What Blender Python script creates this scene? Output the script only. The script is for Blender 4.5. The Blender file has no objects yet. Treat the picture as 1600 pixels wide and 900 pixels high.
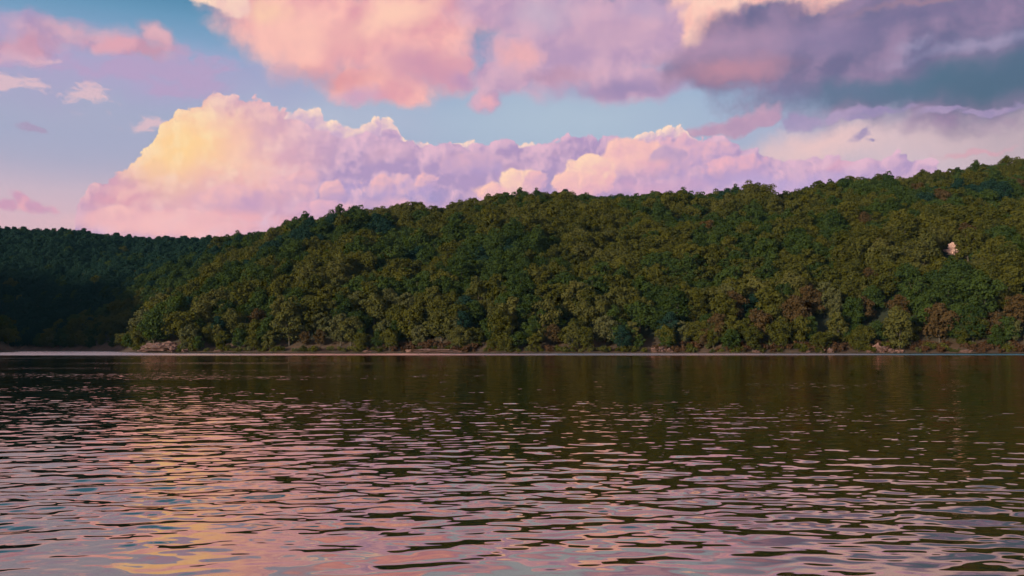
import bpy, bmesh, math, random
import numpy as np
from mathutils import Vector, Matrix, noise as mnoise

scene = bpy.context.scene
COL = scene.collection

# ------------------------------------------------------------------ camera
F = 1386.0                       # focal length in pixels of the 1600 px wide photograph
CAM_Z = 1.6
PITCH = math.radians(3.84)
cam_data = bpy.data.cameras.new("camera")
cam_data.sensor_width = 36.0
cam_data.lens = 36.0 * F / 1600.0
cam_data.clip_start = 0.1
cam_data.clip_end = 6000.0
cam = bpy.data.objects.new("camera", cam_data)
cam.location = (0, 0, CAM_Z)
cam.rotation_euler = (math.radians(90) + PITCH, 0, 0)
COL.objects.link(cam)
scene.camera = cam

scene.view_settings.view_transform = 'Standard'
scene.view_settings.look = 'None'
scene.view_settings.exposure = 0.0
scene.view_settings.gamma = 1.0
scene.view_settings.use_curve_mapping = False
scene.render.engine = 'CYCLES'
scene.cycles.use_denoising = True
scene.cycles.use_adaptive_sampling = True
scene.cycles.adaptive_threshold = 0.02
scene.cycles.adaptive_min_samples = 12
scene.cycles.max_bounces = 6
scene.cycles.diffuse_bounces = 2
scene.cycles.glossy_bounces = 3
scene.cycles.transmission_bounces = 3
scene.cycles.transparent_max_bounces = 6
scene.cycles.caustics_reflective = False
scene.cycles.caustics_refractive = False
scene.cycles.sample_clamp_indirect = 4.0

# ------------------------------------------------------------------ sun
SUN_AZ = math.radians(-138.0)     # measured from the view direction (+Y), negative = left
SUN_EL = math.radians(11.0)
sun_dir = Vector((math.sin(SUN_AZ) * math.cos(SUN_EL), math.cos(SUN_AZ) * math.cos(SUN_EL), math.sin(SUN_EL)))
sun_data = bpy.data.lights.new("sun", 'SUN')
sun_data.energy = 5.0
sun_data.angle = math.radians(3.0)
sun_data.color = (1.0, 0.86, 0.64)
sun = bpy.data.objects.new("sun", sun_data)
sun.rotation_euler = (-sun_dir).to_track_quat('-Z', 'Y').to_euler()
sun.location = (0, 0, 300)
COL.objects.link(sun)


def lin(r, g, b):
    def f(c):
        c /= 255.0
        return c / 12.92 if c <= 0.04045 else ((c + 0.055) / 1.055) ** 2.4
    return (f(r), f(g), f(b), 1.0)


def pix_dir(px, py):
    u, v = (px - 800.0) / F, (450.0 - py) / F
    return (u, math.cos(PITCH) - v * math.sin(PITCH), math.sin(PITCH) + v * math.cos(PITCH))


def azel(px, py):
    """direction of a point of the sky as azimuth and elevation in units of 1/F radian"""
    x, y, z = pix_dir(px, py)
    return math.atan2(x, y) * F, math.atan2(z, math.hypot(x, y)) * F


# ------------------------------------------------------------------ small node language
class G:
    """wraps a node tree; operators on V make Math nodes"""
    def __init__(self, nt):
        self.nt = nt

    def node(self, t, **kw):
        n = self.nt.nodes.new(t)
        for k, v in kw.items():
            setattr(n, k, v)
        return n

    def put(self, inp, v):
        if isinstance(v, V):
            self.nt.links.new(v.s, inp)
        elif v is not None:
            inp.default_value = v

    def math(self, op, a, b=None, c=None, clamp=False):
        n = self.node('ShaderNodeMath', operation=op, use_clamp=clamp)
        for i, v in enumerate((a, b, c)):
            if v is not None:
                self.put(n.inputs[i], v)
        return V(self, n.outputs[0])

    def vmath(self, op, a, b=None, c=None, out=0):
        n = self.node('ShaderNodeVectorMath', operation=op)
        for i, v in enumerate((a, b, c)):
            if v is not None:
                self.put(n.inputs[i], v)
        return V(self, n.outputs[out])

    def vscale(self, a, k):
        n = self.node('ShaderNodeVectorMath', operation='SCALE')
        self.put(n.inputs[0], a)
        self.put(n.inputs['Scale'], k)
        return V(self, n.outputs[0])

    def xyz(self, x, y, z=0.0):
        n = self.node('ShaderNodeCombineXYZ')
        for i, v in enumerate((x, y, z)):
            self.put(n.inputs[i], v)
        return V(self, n.outputs[0])

    def sep(self, v):
        n = self.node('ShaderNodeSeparateXYZ')
        self.put(n.inputs[0], v)
        return [V(self, o) for o in n.outputs]

    def step(self, v, lo, hi, a=0.0, b=1.0, kind='SMOOTHSTEP'):
        n = self.node('ShaderNodeMapRange', interpolation_type=kind, clamp=False)
        for i, q in enumerate((v, lo, hi, a, b)):
            self.put(n.inputs[i], q)
        return V(self, n.outputs[0])

    def mix(self, f, a, b, blend='MIX'):
        n = self.node('ShaderNodeMix', data_type='RGBA', blend_type=blend)
        n.clamp_factor = True
        self.put(n.inputs[0], f)
        self.put(n.inputs[6], a)
        self.put(n.inputs[7], b)
        return V(self, n.outputs[2])

    def noise(self, vec, scale=1.0, detail=2.0, rough=0.5, lac=2.0, dist=0.0, dim='3D', color=False):
        n = self.node('ShaderNodeTexNoise', noise_dimensions=dim)
        self.put(n.inputs['Vector'], vec)
        self.put(n.inputs['Scale'], scale)
        self.put(n.inputs['Detail'], detail)
        self.put(n.inputs['Roughness'], rough)
        self.put(n.inputs['Lacunarity'], lac)
        self.put(n.inputs['Distortion'], dist)
        if color:           # as a vector, without an implicit conversion
            sc = self.node('ShaderNodeSeparateColor')
            self.put(sc.inputs[0], V(self, n.outputs['Color']))
            return self.xyz(*[V(self, o) for o in sc.outputs])
        return V(self, n.outputs[0])

    def voronoi(self, vec, scale=1.0, detail=0.0, rough=0.5, lac=2.0, rnd=1.0, feature='F1', dim='2D', smooth=0.4):
        n = self.node('ShaderNodeTexVoronoi', voronoi_dimensions=dim, feature=feature, normalize=True)
        self.put(n.inputs['Vector'], vec)
        self.put(n.inputs['Scale'], scale)
        self.put(n.inputs['Detail'], detail)
        self.put(n.inputs['Roughness'], rough)
        self.put(n.inputs['Lacunarity'], lac)
        self.put(n.inputs['Randomness'], rnd)
        if feature == 'SMOOTH_F1':
            self.put(n.inputs['Smoothness'], smooth)
        return V(self, n.outputs['Distance'])


class V:
    def __init__(self, g, s):
        self.g, self.s = g, s
    def __add__(self, o): return self.g.math('ADD', self, o)
    __radd__ = __add__
    def __mul__(self, o): return self.g.math('MULTIPLY', self, o)
    __rmul__ = __mul__
    def __sub__(self, o): return self.g.math('SUBTRACT', self, o)
    def __rsub__(self, o): return self.g.math('SUBTRACT', o, self)
    def __truediv__(self, o): return self.g.math('DIVIDE', self, o)
    def max(self, o): return self.g.math('MAXIMUM', self, o)
    def min(self, o): return self.g.math('MINIMUM', self, o)
    def clamp(self): return self.max(0.0).min(1.0)


# ------------------------------------------------------------------ world: dusk sky with clouds
def build_sky():
    world = bpy.data.worlds.new("World")
    scene.world = world
    world.use_nodes = True
    nt = world.node_tree
    nt.nodes.clear()
    g = G(nt)
    tc = g.node('ShaderNodeTexCoord')
    d = g.vmath('NORMALIZE', V(g, tc.outputs['Generated']))
    dx, dy, dz = g.sep(d)
    az = g.math('ARCTAN2', dx, dy) * F
    el = g.math('ARCSINE', dz) * F
    p = g.xyz(az, el, 0.0)

    # ---- clear air: physical sky under a dusk gradient
    sk = g.node('ShaderNodeTexSky', sky_type='NISHITA')
    sk.sun_disc = False
    sk.sun_elevation = SUN_EL
    sk.sun_rotation = SUN_AZ
    g.put(sk.inputs[0], d)
    sk.air_density = 1.2
    sk.dust_density = 1.5
    sk.ozone_density = 2.0
    nish = g.mix(1.0, V(g, sk.outputs[0]), (0.10, 0.10, 0.10, 1.0), 'MULTIPLY')
    el_t = el / (F * 0.98)
    ramp = g.node('ShaderNodeValToRGB')
    cr = ramp.color_ramp
    stops = [(0.0, (228, 180, 190)), (0.13, (226, 186, 198)), (0.16, (212, 186, 202)), (0.19, (186, 178, 202)), (0.22, (168, 175, 205)), (0.265, (160, 176, 208)), (0.31, (148, 174, 210)),
             (0.35, (108, 156, 192)), (0.385, (56, 126, 162)), (0.60, (84, 134, 168)), (1.0, (78, 116, 156))]
    while len(cr.elements) < len(stops):
        cr.elements.new(0.5)
    for e, (t, c) in zip(cr.elements, stops):
        e.position = t; e.color = lin(*c)
    g.put(ramp.inputs[0], el_t)
    col = g.mix(0.12, V(g, ramp.outputs[0]), nish)

    def over(base, alpha, c):
        return g.mix(alpha, base, c)

    # ---- cloud cover that carries on outside the photograph's field
    gen = g.noise(g.vmath('MULTIPLY', d, (1, 1, 2.2)), 2.3, 5.0, 0.56)
    ga = g.step(gen, 0.46, 0.60) * g.step(el, 60, 240) * 0.92
    gc = g.mix(g.step(gen, 0.50, 0.72), lin(240, 190, 188), lin(158, 142, 176))
    col_out = g.mix(1.0, over(col, ga, gc), (10.0, 10.0, 10.0, 1.0), 'MULTIPLY')
    bg_out = g.node('ShaderNodeBackground')
    g.put(bg_out.inputs[0], col_out)
    bg_out.inputs[1].default_value = SKY_STRENGTH
    in_frame = g.step(g.math('ABSOLUTE', az), 760, 900, 1.0, 0.0) * g.step(el, 545, 680, 1.0, 0.0)

    # turbulence that frays outlines: large swirls and small tufts
    w1 = g.vmath('SUBTRACT', g.noise(p, 0.011, 3.0, 0.55, dim='2D', color=True), (0.5, 0.5, 0.5))
    w2 = g.vmath('SUBTRACT', g.noise(p, 0.05, 3.0, 0.6, dim='2D', color=True), (0.5, 0.5, 0.5))
    p_soft = g.vmath('ADD', g.vmath('MULTIPLY_ADD', w1, (85, 42, 0), p), g.vmath('MULTIPLY', w2, (18, 12, 0)))
    p_fine = g.vmath('ADD', g.vmath('MULTIPLY_ADD', w1, (26, 18, 0), p), g.vmath('MULTIPLY', w2, (14, 10, 0)))
    def ell(px, py, rx, ry, rot, P):
        """distance from the middle of an ellipse in units of its radius"""
        a0, e0 = azel(px, py)
        if abs(rot) < 1.0:
            q = g.vmath('MULTIPLY_ADD', P, (1.0 / rx, 1.0 / ry, 0), (-a0 / rx, -e0 / ry, 0))
        else:
            c, s = math.cos(math.radians(rot)), math.sin(math.radians(rot))
            u = g.vmath('DOT_PRODUCT', P, (c / rx, s / rx, 0), out=1) - (a0 * c + e0 * s) / rx
            v = g.vmath('DOT_PRODUCT', P, (-s / ry, c / ry, 0), out=1) - (e0 * c - a0 * s) / ry
            q = g.xyz(u, v, 0.0)
        return g.vmath('LENGTH', q, out=1)

    def blob(px, py, rx, ry, rot=0.0, P=p_soft):
        """1 in the middle of an ellipse, 0 from its rim outwards"""
        return g.step(ell(px, py, rx, ry, rot, P), 0.0, 1.0, 1.0, 0.0)

    def field(px, py, rx, ry, rot=0.0, P=p_soft):
        """1 in the middle, 0 at the rim, negative outside"""
        return 1.0 - ell(px, py, rx, ry, rot, P)

    def union(fs):
        r = fs[0]
        for f in fs[1:]:
            n = g.node('ShaderNodeMath', operation='SMOOTH_MAX')
            g.put(n.inputs[0], r); g.put(n.inputs[1], f); n.inputs[2].default_value = 0.15
            r = V(g, n.outputs[0])
        return r

    def tint(col, *items):
        """items: (px, py, rx, ry, rot, rgb, strength)"""
        for (px, py, rx, ry, rot, rgb, k) in items:
            b = blob(px, py, rx, ry, rot)
            col = g.mix(b * k if k != 1 else b, col, lin(*rgb))
        return col


    # paler bluish opening in the middle, warm pale air low on the right
    col = tint(col,
               (880, 190, 460, 110, 0, (174, 191, 210), 1.0), (520, 185, 240, 70, 0, (178, 186, 208), 0.95), (120, 185, 380, 110, 0, (170, 172, 198), 0.85),
               (1460, 225, 350, 95, 0, (216, 190, 196), 1.0),
               (1270, 230, 180, 40, 8, (240, 200, 196), 0.8),
               (1640, 215, 200, 80, 0, (186, 166, 176), 0.8),
               (200, 112, 400, 58, 0, (178, 164, 200), 0.9),
               (40, 130, 130, 60, 0, (172, 165, 198), 0.6))

    # ---- thin wisps and little puffs
    wn = g.noise(g.vmath('MULTIPLY', p_fine, (0.6, 1.5, 1)), 0.022, 5.0, 0.6, dim='2D')
    def wisps(col, spots, rgb, thr=(0.52, 0.66), k=0.8):
        m = union([field(*s) for s in spots])
        a = g.step(wn + m * 0.25 - 0.12, thr[0], thr[1]) * g.step(m, 0.0, 0.5) * k
        return over(col, a, lin(*rgb))
    col = wisps(col, [(60, 70, 190, 55), (240, 110, 170, 50)], (186, 160, 196), (0.40, 0.58), 0.7)
    col = wisps(col, [(130, 142, 160, 26), (220, 188, 100, 24), (25, 125, 60, 32), (60, 90, 80, 14)], (230, 192, 198), (0.52, 0.68), 0.75)
    col = wisps(col, [(80, 210, 45, 10)], (172, 150, 182), (0.42, 0.6), 0.7)

    # ---- soft-edged clouds
    puff = g.noise(p_fine, 0.015, 6.0, 0.56, dim='2D')
    puffd = puff - g.noise(g.vmath('ADD', p_fine, (-22, 20, 0)), 0.015, 5.0, 0.54, dim='2D')   # facing the light
    def soft(col, spots, colour, amp=0.9, edge=(0.0, 0.35), k=1.0):
        m = union([field(*s) for s in spots])
        dens = m + (puff - 0.5) * amp
        return over(col, g.step(dens, edge[0], edge[1]) * k, colour)

    # pink pair upper left
    c_pink = g.mix(g.step(puffd, -0.12, 0.16), lin(170, 144, 182), lin(216, 172, 190))
    c_pink = tint(c_pink, (115, 42, 60, 22, 0, (224, 176, 186), 0.8), (55, 65, 60, 20, 0, (206, 146, 166), 0.8))
    col = soft(col, [(100, 52, 110, 32), (20, 66, 70, 26)], c_pink, 0.9, (0.0, 0.8), 0.85)
    c_rose = g.mix(g.step(puffd, -0.12, 0.14), lin(204, 150, 170), lin(226, 166, 178))
    c_rose = tint(c_rose, (238, 54, 34, 22, 0, (238, 182, 188), 0.9))
    col = soft(col, [(200, 72, 92, 17, 4), (238, 60, 30, 24)], c_rose, 0.8, (-0.05, 0.8), 0.85)
    # low pink wisps at left
    c_low = g.mix(g.step(puffd, -0.1, 0.12), lin(206, 156, 184), lin(232, 172, 184))
    col = soft(col, [(55, 315, 36, 11, -22), (15, 320, 34, 9)], c_low, 0.8, (0.0, 0.5), 0.9)

    # big pink cloud across the top
    s1 = g.step(puffd, -0.28, 0.30)
    c_big = g.mix(s1, lin(226, 160, 172), lin(251, 190, 182))
    c_big = tint(c_big,
                 (620, 28, 120, 40, 20, (255, 206, 184), 0.9), (450, 60, 130, 70, 0, (253, 196, 182), 0.8), (430, 15, 50, 30, 0, (254, 210, 176), 0.7),
                 (520, 120, 130, 26, 0, (222, 152, 158), 0.8), (660, 105, 120, 40, 0, (206, 152, 176), 0.85), (780, 5, 80, 26, 0, (198, 150, 174), 0.8),
                 (560, 150, 70, 22, 0, (206, 164, 192), 0.9), (720, 125, 70, 24, 0, (182, 146, 186), 0.8))
    col = soft(col, [(480, 40, 150, 85, -8), (620, 55, 160, 95, 0), (590, 130, 90, 36), (740, 5, 120, 60, 15), (700, 110, 60, 34)], c_big, 0.55, (-0.10, 0.42))
    c_cr = g.mix(s1, lin(240, 196, 190), lin(255, 222, 196))
    col = soft(col, [(350, 2, 56, 20, -8)], c_cr, 0.6, (0.0, 0.3))

    # mauve cloud in the middle, right of it
    s2 = g.step(puffd, -0.28, 0.30)
    c_mau = g.mix(s2, lin(184, 152, 186), lin(216, 174, 194))
    c_mau = tint(c_mau,
                 (810, 85, 40, 35, 0, (240, 178, 180), 0.9), (960, 55, 110, 40, 0, (208, 168, 190), 0.7), (980, 140, 160, 24, 0, (152, 134, 176), 0.85),
                 (870, 120, 90, 18, 0, (186, 142, 166), 0.6), (850, 20, 90, 40, 0, (200, 178, 200), 0.8), (1000, 15, 80, 26, 0, (190, 166, 196), 0.7),
                 (770, 152, 30, 18, 0, (236, 174, 184), 0.95))
    col = soft(col, [(900, 85, 190, 68, 0), (1000, 45, 150, 70, 0), (830, 10, 150, 60, 0), (768, 148, 40, 22, 10), (790, 120, 60, 30), (990, 130, 120, 34)], c_mau, 0.6, (-0.10, 0.45), 0.97)
    # sunlit patch beside it
    c_lit = g.mix(s2, lin(244, 184, 178), lin(255, 210, 192))
    col = soft(col, [(1105, 20, 62, 34, 35), (1160, -20, 130, 38, 0), (1280, -4, 62, 22, 0)], c_lit, 0.4, (-0.04, 0.36))

    # dark bank at the right
    s3 = g.step(puffd, -0.30, 0.34)
    c_bank = g.mix(s3, lin(112, 106, 142), lin(154, 130, 162))
    c_bank = tint(c_bank,
                  (1150, 108, 120, 34, 0, (190, 138, 156), 0.95), (1140, 65, 150, 40, 0, (182, 146, 174), 0.85), (1290, 60, 130, 40, 0, (150, 130, 166), 0.7),
                  (1450, 132, 270, 34, 3, (82, 112, 136), 1.0), (1310, 148, 190, 28, 0, (98, 116, 144), 0.9), (1560, 130, 190, 60, 0, (78, 104, 128), 1.0), (1580, 60, 130, 30, 0, (112, 112, 146), 0.6),
                  (1230, 150, 60, 26, 0, (128, 118, 156), 0.7), (1420, 30, 200, 22, 6, (118, 108, 146), 0.6),
                  (1440, 4, 140, 9, 0, (170, 132, 146), 0.6))
    col = soft(col, [(1180, 90, 150, 56, 0), (1400, 105, 260, 76, 3), (1560, 110, 240, 78, 3), (1340, 45, 240, 50, 10), (1560, 20, 220, 54, 0), (1210, 50, 130, 36, 8), (1320, 25, 140, 32, 8), (1200, 34, 120, 32, 4)], c_bank, 0.75, (-0.14, 0.42), 0.95)
    # pale slot inside the bank
    c_slot = g.mix(s3, lin(140, 138, 172), lin(172, 158, 188))
    col = soft(col, [(1520, 73, 120, 13, 2), (1440, 72, 34, 10, 0)], c_slot, 1.0, (-0.1, 0.9), 0.75)
    # torn lilac scraps under the bank
    c_scr = g.mix(s3, lin(152, 138, 180), lin(176, 156, 190))
    col = soft(col, [(1235, 195, 36, 17, 20), (1350, 213, 26, 10, 25), (1330, 188, 24, 8, 0), (1360, 174, 60, 9, 0), (1470, 174, 60, 8, 0), (1560, 172, 60, 7, 0), (1365, 222, 14, 6, 0), (1290, 186, 30, 9, 0)], c_scr, 1.2, (0.0, 0.6), 0.85)
    c_arm = g.mix(s3, lin(180, 146, 178), lin(204, 164, 186))
    col = soft(col, [(1140, 196, 100, 17, 12), (1185, 186, 40, 16, 10)], c_arm, 0.8, (-0.05, 0.5), 0.92)
    c_str = lin(214, 166, 180)
    col = soft(col, [(1525, 238, 60, 5, 6)], c_str, 0.6, (0.0, 0.6), 0.8)

    # ---- heaped clouds with firm cauliflower tops
    def topline(pts):
        a_t = (a_c + 800.0) / 1600.0
        n = g.node('ShaderNodeFloatCurve')
        cv = n.mapping.curves[0]
        A = [azel(x, y) for x, y in pts]
        pp = [((a + 800) / 1600.0, e / 600.0) for a, e in A]
        pp = [(0.0, pp[0][1])] + pp + [(1.0, pp[-1][1])]
        while len(cv.points) < len(pp):
            cv.points.new(0.5, 0.5)
        for q, (x, y) in zip(cv.points, pp):
            q.location = (x, y)
            q.handle_type = 'AUTO_CLAMPED'
        n.mapping.update()
        g.put(n.inputs['Value'], a_t)
        return V(g, n.outputs[0]) * 600.0
    wc = g.vmath('SUBTRACT', g.noise(p, 0.03, 3.0, 0.5, dim='2D', color=True), (0.5, 0.5, 0.5))
    pc = g.vmath('MULTIPLY_ADD', wc, (22, 16, 0), p)
    a_c, e_c, _ = g.sep(g.vmath('MULTIPLY_ADD', wc, (14, 6, 0), p))

    def billow(seed, scale):
        q = g.vmath('ADD', pc, (seed * 371.0, seed * 191.0, 0))
        b0 = 1.0 - g.voronoi(q, 1.0 / scale, 2.5, 0.5, 2.2)
        b1 = 1.0 - g.voronoi(g.vmath('ADD', q, (-scale * 0.22, scale * 0.20, 0)), 1.0 / scale, 2.5, 0.5, 2.2)
        return b0, b0 - b1

    def heap(col, pts, bil, amp, lit, shade, fade, edge=5.0, kt=0.75, ks=1.6, bias=0.0, fadeout=None, extra=None):
        b, db = bil
        dens = topline(pts) - e_c + (b - 0.62) * amp
        if extra:
            dens = dens + (extra[0] - 0.62) * 30.0
            db = db + extra[1] * 0.5
        t = g.step(dens, 0.0, fade, 1.0, 0.0)
        f = (t * kt + db * ks + bias).clamp()
        al = g.step(dens, 0.0, edge)
        if fadeout:
            al = al * g.step(dens, fadeout[0], fadeout[1], 1.0, 0.0)
        return over(col, al, g.mix(f, shade, lit))

    bil1 = billow(1.0, 54.0)
    bil2 = billow(2.0, 30.0)
    # far cream tops behind
    col = heap(col, [(380, 620), (425, 240), (436, 172), (450, 180), (470, 170), (490, 172), (520, 194), (560, 198), (596, 186), (622, 200), (645, 228), (662, 220), (690, 230), (720, 226), (736, 217), (752, 230), (800, 228), (835, 222), (860, 232), (930, 232), (975, 226), (1000, 212), (1050, 202), (1085, 216), (1110, 244), (1150, 620)],
               bil2, 34, lin(255, 222, 200), lin(206, 174, 202), 24, 3.5, 0.7, 2.2)
    # main bank
    shade = tint(lin(178, 152, 192),
                 (470, 215, 110, 60, 0, (204, 166, 192), 0.8), (610, 240, 50, 26, 0, (214, 172, 192), 0.7), (560, 300, 120, 30, 0, (184, 160, 202), 0.8),
                 (640, 305, 90, 22, 0, (166, 152, 198), 0.9), (760, 250, 120, 16, 0, (208, 168, 190), 0.6), (850, 235, 120, 10, 0, (172, 146, 186), 0.8),
                 (860, 285, 50, 24, 0, (164, 148, 192), 0.8), (330, 345, 300, 44, 0, (240, 178, 186), 1.0),
                 (420, 270, 90, 80, 0, (238, 178, 180), 0.8),
                 (310, 245, 230, 150, 0, (238, 178, 182), 1.0), (300, 220, 170, 120, 0, (246, 190, 178), 0.9), (268, 228, 125, 95, 0, (255, 212, 154), 1.0), (385, 235, 60, 60, 0, (254, 208, 178), 0.6), (470, 230, 90, 60, 0, (208, 168, 194), 0.5),
                 (185, 305, 95, 34, 0, (226, 164, 178), 0.95), (230, 350, 140, 32, 0, (252, 190, 184), 0.95), (420, 320, 110, 20, 0, (206, 162, 192), 0.8),
                 (1200, 290, 260, 40, 0, (190, 164, 206), 0.9), (1320, 257, 70, 14, 0, (222, 168, 190), 0.9))
    lit = tint(lin(226, 184, 204), (300, 230, 260, 150, 0, (254, 208, 186), 0.9), (275, 215, 160, 110, 0, (255, 224, 176), 1.0), (180, 300, 110, 60, 0, (248, 196, 186), 0.8), (430, 170, 60, 40, 0, (244, 190, 186), 0.6))
    col = heap(col, [(90, 620), (112, 420), (120, 322), (145, 298), (172, 282), (205, 262), (232, 240), (246, 215), (262, 190), (285, 170), (315, 160), (335, 150), (352, 160), (375, 158), (398, 156), (420, 170), (450, 186), (490, 208), (540, 214), (600, 212), (640, 224), (700, 232), (800, 230), (880, 226), (930, 216), (960, 217), (990, 230),
                      (1040, 215), (1110, 218), (1160, 236), (1220, 246), (1300, 252), (1380, 252), (1440, 258), (1500, 300), (1540, 620)],
               bil1, 48, lit, shade, 50, 3.5, 0.38, 3.0, 0.16, None, bil2)
    # sunlit heads standing in front of the bank: each lit from the upper left, its foot lost in mist
    pb = g.vmath('MULTIPLY_ADD', wc, (16, 12, 0), p)
    def head(col, px, py, rx, ry, lit, shade, b=bil2, k=1.1, foot=(-0.9, 0.1), gain=0.62, a=1.0):
        a0, e0 = azel(px, py)
        q = g.vmath('MULTIPLY_ADD', pb, (1.0 / rx, 1.0 / ry, 0), (-a0 / rx, -e0 / ry, 0))
        dens = (b[0] - 0.72) * k + 1.0 - g.vmath('LENGTH', q, out=1)
        al = g.step(dens, 0.0, 6.0 / min(rx, ry)) * a
        qy = g.vmath('DOT_PRODUCT', q, (0, 1, 0), out=1)
        al = al * g.step(qy, foot[0], foot[1])
        f = g.vmath('DOT_PRODUCT', q, (-0.5 * gain, 0.75 * gain, 0), out=1) + b[1] * 1.8 + 0.45
        return over(col, al, g.mix(f.clamp(), lin(*shade), lin(*lit)))
    LIL, PNK, PCH, CRM = (190, 160, 198), (238, 186, 192), (252, 200, 188), (255, 214, 188)
    col = head(col, 1060, 255, 95, 42, (232, 182, 196), LIL)
    col = head(col, 1150, 262, 60, 22, (236, 180, 194), LIL)
    col = head(col, 985, 252, 62, 40, PCH, (226, 172, 190), bil1, 0.7)
    col = head(col, 1040, 243, 32, 20, (206, 170, 196), (176, 152, 192))
    col = head(col, 735, 262, 60, 22, (216, 174, 196), (180, 156, 198), bil1, 0.8)
    col = head(col, 625, 296, 66, 26, (232, 186, 198), (184, 160, 202))
    col = head(col, 600, 290, 24, 18, PNK, LIL)
    col = head(col, 668, 282, 20, 22, PNK, LIL)
    col = head(col, 522, 300, 24, 26, PNK, (206, 166, 194))
    col = head(col, 455, 298, 34, 27, (240, 188, 192), (210, 166, 192))
    col = head(col, 484, 282, 13, 30, PNK, (206, 166, 194), bil2, 0.6)
    col = head(col, 370, 316, 70, 26, (240, 186, 188), (204, 162, 192), bil1, 0.8)
    col = head(col, 290, 352, 110, 26, (246, 192, 190), (230, 174, 188), bil1, 0.9, (-0.9, 0.4), 0.5, 0.7)
    col = head(col, 180, 345, 50, 24, (246, 190, 188), (228, 170, 184), bil1, 0.9, (-0.9, 0.4), 0.5, 0.7)
    col = head(col, 510, 330, 50, 20, (238, 184, 196), (208, 166, 196), bil1, 0.8)
    col = head(col, 920, 272, 46, 38, CRM, (238, 182, 188), bil2, 0.7, (-1.4, -0.3))
    col = head(col, 895, 290, 34, 28, PCH, (232, 178, 190), bil2, 0.7, (-1.4, -0.3))
    col = head(col, 812, 292, 40, 32, CRM, (232, 180, 192), bil2, 1.0, (-1.2, 0.1))
    col = head(col, 838, 286, 24, 20, PNK, (206, 166, 196), bil2, 1.0, (-1.2, 0.1))
    col = head(col, 768, 300, 34, 16, PCH, (232, 180, 192), bil2, 0.7, (-1.4, -0.3))
    # low pink mist along their feet
    col = tint(col, (620, 322, 90, 14, 0, (232, 182, 198), 0.7), (240, 352, 160, 24, 0, (248, 192, 192), 0.6), (1000, 296, 150, 18, 0, (224, 172, 196), 0.6), (1240, 285, 180, 22, 0, (192, 168, 210), 0.6))

    col = g.mix(1.0, col, (10.0, 10.0, 10.0, 1.0), 'MULTIPLY')
    bg = g.node('ShaderNodeBackground')
    g.put(bg.inputs[0], col)
    bg.inputs[1].default_value = SKY_STRENGTH
    mx = g.node('ShaderNodeMixShader')
    g.put(mx.inputs[0], in_frame)
    nt.links.new(bg_out.outputs[0], mx.inputs[1])
    nt.links.new(bg.outputs[0], mx.inputs[2])
    o = g.node('ShaderNodeOutputWorld')
    nt.links.new(mx.outputs[0], o.inputs[0])
    world.cycles.sampling_method = 'MANUAL'
    world.cycles.sample_map_resolution = 512


SKY_STRENGTH = 0.1
build_sky()

# ------------------------------------------------------------------ helpers for objects
def mesh_obj(name, verts, faces, mat, parent=None, smooth=False, mat_ids=None):
    me = bpy.data.meshes.new(name)
    me.from_pydata(verts, [], faces)
    if mat is not None:
        for m in (mat if isinstance(mat, (list, tuple)) else [mat]):
            me.materials.append(m)
    if smooth:
        me.polygons.foreach_set('use_smooth', [True] * len(me.polygons))
    if mat_ids is not None:
        me.polygons.foreach_set('material_index', mat_ids)
    o = bpy.data.objects.new(name, me)
    COL.objects.link(o)
    if parent is not None:
        o.parent = parent
    return o


def grid_mesh(name, X, Y, Z, mat):
    """X, Y, Z: 2-D arrays"""
    r, c = X.shape
    me = bpy.data.meshes.new(name)
    co = np.stack([X, Y, Z], -1).reshape(-1, 3).astype(np.float32)
    i = np.arange(r * c).reshape(r, c)
    q = np.stack([i[:-1, :-1], i[:-1, 1:], i[1:, 1:], i[1:, :-1]], -1).reshape(-1, 4)
    me.vertices.add(r * c)
    me.vertices.foreach_set('co', co.ravel())
    me.loops.add(q.size)
    me.loops.foreach_set('vertex_index', q.ravel().astype(np.int32))
    me.polygons.add(len(q))
    me.polygons.foreach_set('loop_start', np.arange(0, q.size, 4, dtype=np.int32))
    me.polygons.foreach_set('use_smooth', np.ones(len(q), bool))
    me.update(calc_edges=True)
    me.validate()
    me.materials.append(mat)
    o = bpy.data.objects.new(name, me)
    COL.objects.link(o)
    return o


def tag(o, label=None, cat=None, group=None, kind=None):
    for k, v in (('label', label), ('category', cat), ('group', group), ('kind', kind)):
        if v:
            o[k] = v
    return o


def empty(name, loc, rz=0.0, s=1.0):
    o = bpy.data.objects.new(name, None)
    o.location = loc
    o.rotation_euler = (0, 0, rz)
    o.scale = (s, s, s) if not hasattr(s, '__len__') else s
    o.empty_display_size = 0.2
    COL.objects.link(o)
    return o


def material(name):
    m = bpy.data.materials.new(name)
    m.use_nodes = True
    m.node_tree.nodes.clear()
    g = G(m.node_tree)
    out = g.node('ShaderNodeOutputMaterial')
    return m, g, out


# ------------------------------------------------------------------ terrain
def smooth(t, lo, hi):
    t = np.clip((t - lo) / (hi - lo), 0, 1)
    return t * t * (3 - 2 * t)


_tabs = {}


def vnoise(x, y, scale, seed):
    """smooth value noise, vectorised, about -1..1"""
    if seed not in _tabs:
        _tabs[seed] = np.random.RandomState(seed).uniform(-1, 1, (64, 64))
    tab = _tabs[seed]
    u, v = x / scale, y / scale
    iu, iv = np.floor(u).astype(int), np.floor(v).astype(int)
    fu, fv = u - iu, v - iv
    fu, fv = fu * fu * (3 - 2 * fu), fv * fv * (3 - 2 * fv)
    a, b = tab[iu % 64, iv % 64], tab[(iu + 1) % 64, iv % 64]
    c, d = tab[iu % 64, (iv + 1) % 64], tab[(iu + 1) % 64, (iv + 1) % 64]
    return (a * (1 - fu) + b * fu) * (1 - fv) + (c * (1 - fu) + d * fu) * fv


RIDGE_Y = 480.0
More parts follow.
